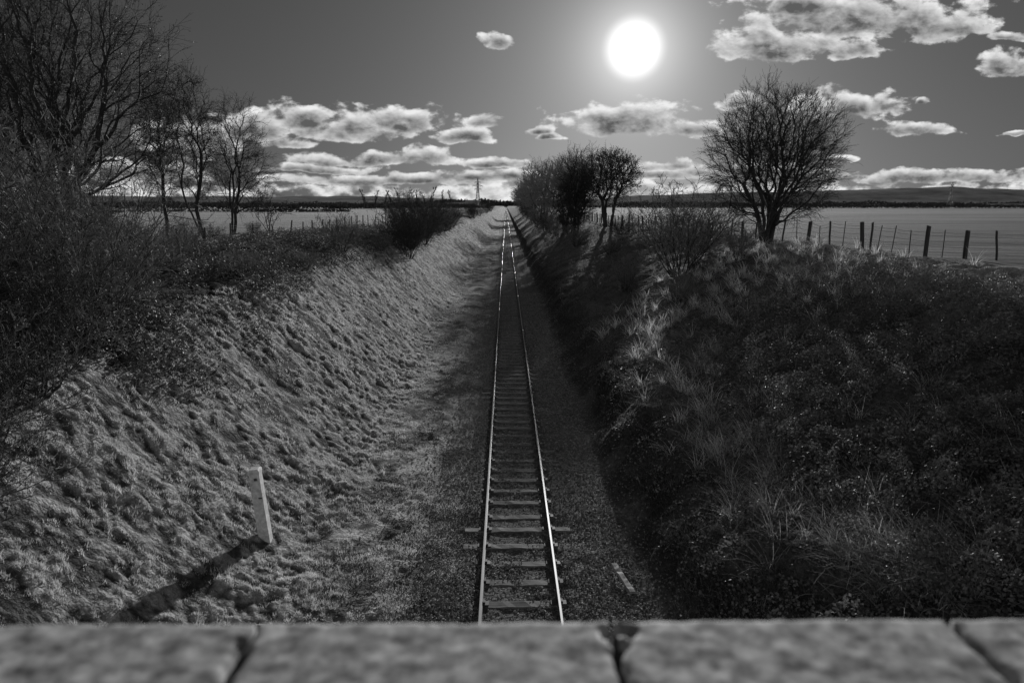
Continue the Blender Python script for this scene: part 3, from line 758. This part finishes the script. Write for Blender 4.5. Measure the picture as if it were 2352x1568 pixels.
for (x,y,rx,ry) in blobs:
    u0,v0=tang(x,y);u1,_=tang(x+rx,y);_,v1=tang(x,y-ry)
    a=M('MULTIPLY_ADD',Uw,1/(u1-u0),-u0/(u1-u0));b0=M('MULTIPLY_ADD',Vw,1/(v1-v0),-v0/(v1-v0))
    b=M('MAXIMUM',b0,M('MULTIPLY',b0,-1.7))
    q=M('SUBTRACT',1,M('MULTIPLY_ADD',a,a,M('MULTIPLY',b,b)))
    s=M('MULTIPLY_ADD',b0,-.6,q)
    mx=q if mx is None else M('MAXIMUM',mx,q)
    ms=s if ms is None else M('MAXIMUM',ms,s)
mx=M('MAXIMUM',mx,-2.5)
def ss(a,b,v):
    n=N.new('ShaderNodeMapRange');n.interpolation_type='SMOOTHSTEP';n.inputs['From Min'].default_value=a;n.inputs['From Max'].default_value=b
    L.new(v,n.inputs['Value']);return n.outputs[0]
band=M('SUBTRACT',1,ss(.02,.055,Vv))
mx=M('MAXIMUM',mx,M('SUBTRACT',M('MULTIPLY',band,2.1),1.7))
dens=M('MULTIPLY_ADD',mx,.70,M('MULTIPLY_ADD',n1,3.5,-1.62))
alpha=M('MULTIPLY',ss(-.04,.5,dens),ss(-.002,.006,Vv))
thick=ss(.15,1.15,M('MULTIPLY_ADD',ms,.85,M('MULTIPLY_ADD',n1,2.2,-1.03)))
rel=M('MULTIPLY',M('SUBTRACT',n1,n2),1.6)
cl=M('ADD',M('MULTIPLY_ADD',thick,-.50,.66),rel)
cl=M('MINIMUM',M('MAXIMUM',cl,.11),.85)
vd=N.new('ShaderNodeVectorMath');vd.operation='DOT_PRODUCT';L.new(tc.outputs['Generated'],vd.inputs[0]);vd.inputs[1].default_value=sd
ang=M('MULTIPLY',M('ARCCOSINE',M('MINIMUM',vd.outputs['Value'],.9999999)),180/math.pi)
core=M('MULTIPLY',M('SUBTRACT',1,ss(.2,2.7,ang)),1.1)
g1=M('MULTIPLY',M('EXPONENT',M('MULTIPLY',ang,-.42)),1.0)
g2=M('MULTIPLY',M('EXPONENT',M('MULTIPLY',ang,-.10)),.07)
base=M('MULTIPLY',bw.outputs[0],.055)
base=M('MULTIPLY',M('POWER',base,.72),.158)
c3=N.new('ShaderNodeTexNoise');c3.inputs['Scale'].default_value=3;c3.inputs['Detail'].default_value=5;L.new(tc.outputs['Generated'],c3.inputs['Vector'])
back_fill=M('MULTIPLY',M('MULTIPLY',ss(.42,.55,c3.outputs['Fac']),ss(.05,.5,M('MULTIPLY',dy,-1))),M('MULTIPLY',ss(-.02,.05,dz),.42))  # cloud patches added behind the camera as fill light for camera-facing sides
skyv=M('ADD',base,M('ADD',M('ADD',g1,g2),back_fill))
tot=M('ADD',M('MULTIPLY',skyv,M('SUBTRACT',1,alpha)),M('MULTIPLY',cl,alpha))
tot=M('ADD',tot,core)
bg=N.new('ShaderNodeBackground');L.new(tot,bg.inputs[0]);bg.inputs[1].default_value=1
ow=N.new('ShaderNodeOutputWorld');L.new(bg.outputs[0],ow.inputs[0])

# ---------------------------------------------------------------- camera
cd=bpy.data.cameras.new('camera');cd.lens=24;cd.sensor_width=36;cd.clip_end=20000;cd.clip_start=.05
cd.dof.use_dof=True;cd.dof.focus_distance=22;cd.dof.aperture_fstop=2.8
co=bpy.data.objects.new('camera',cd);COL.objects.link(co);co.location=(0,0,EYE)
co.rotation_euler=(R(90-11.25),0,R(-.51))
scene.camera=co
scene.view_settings.view_transform='Standard';scene.view_settings.look='None';scene.view_settings.exposure=0
print('done',time.time()-T0)
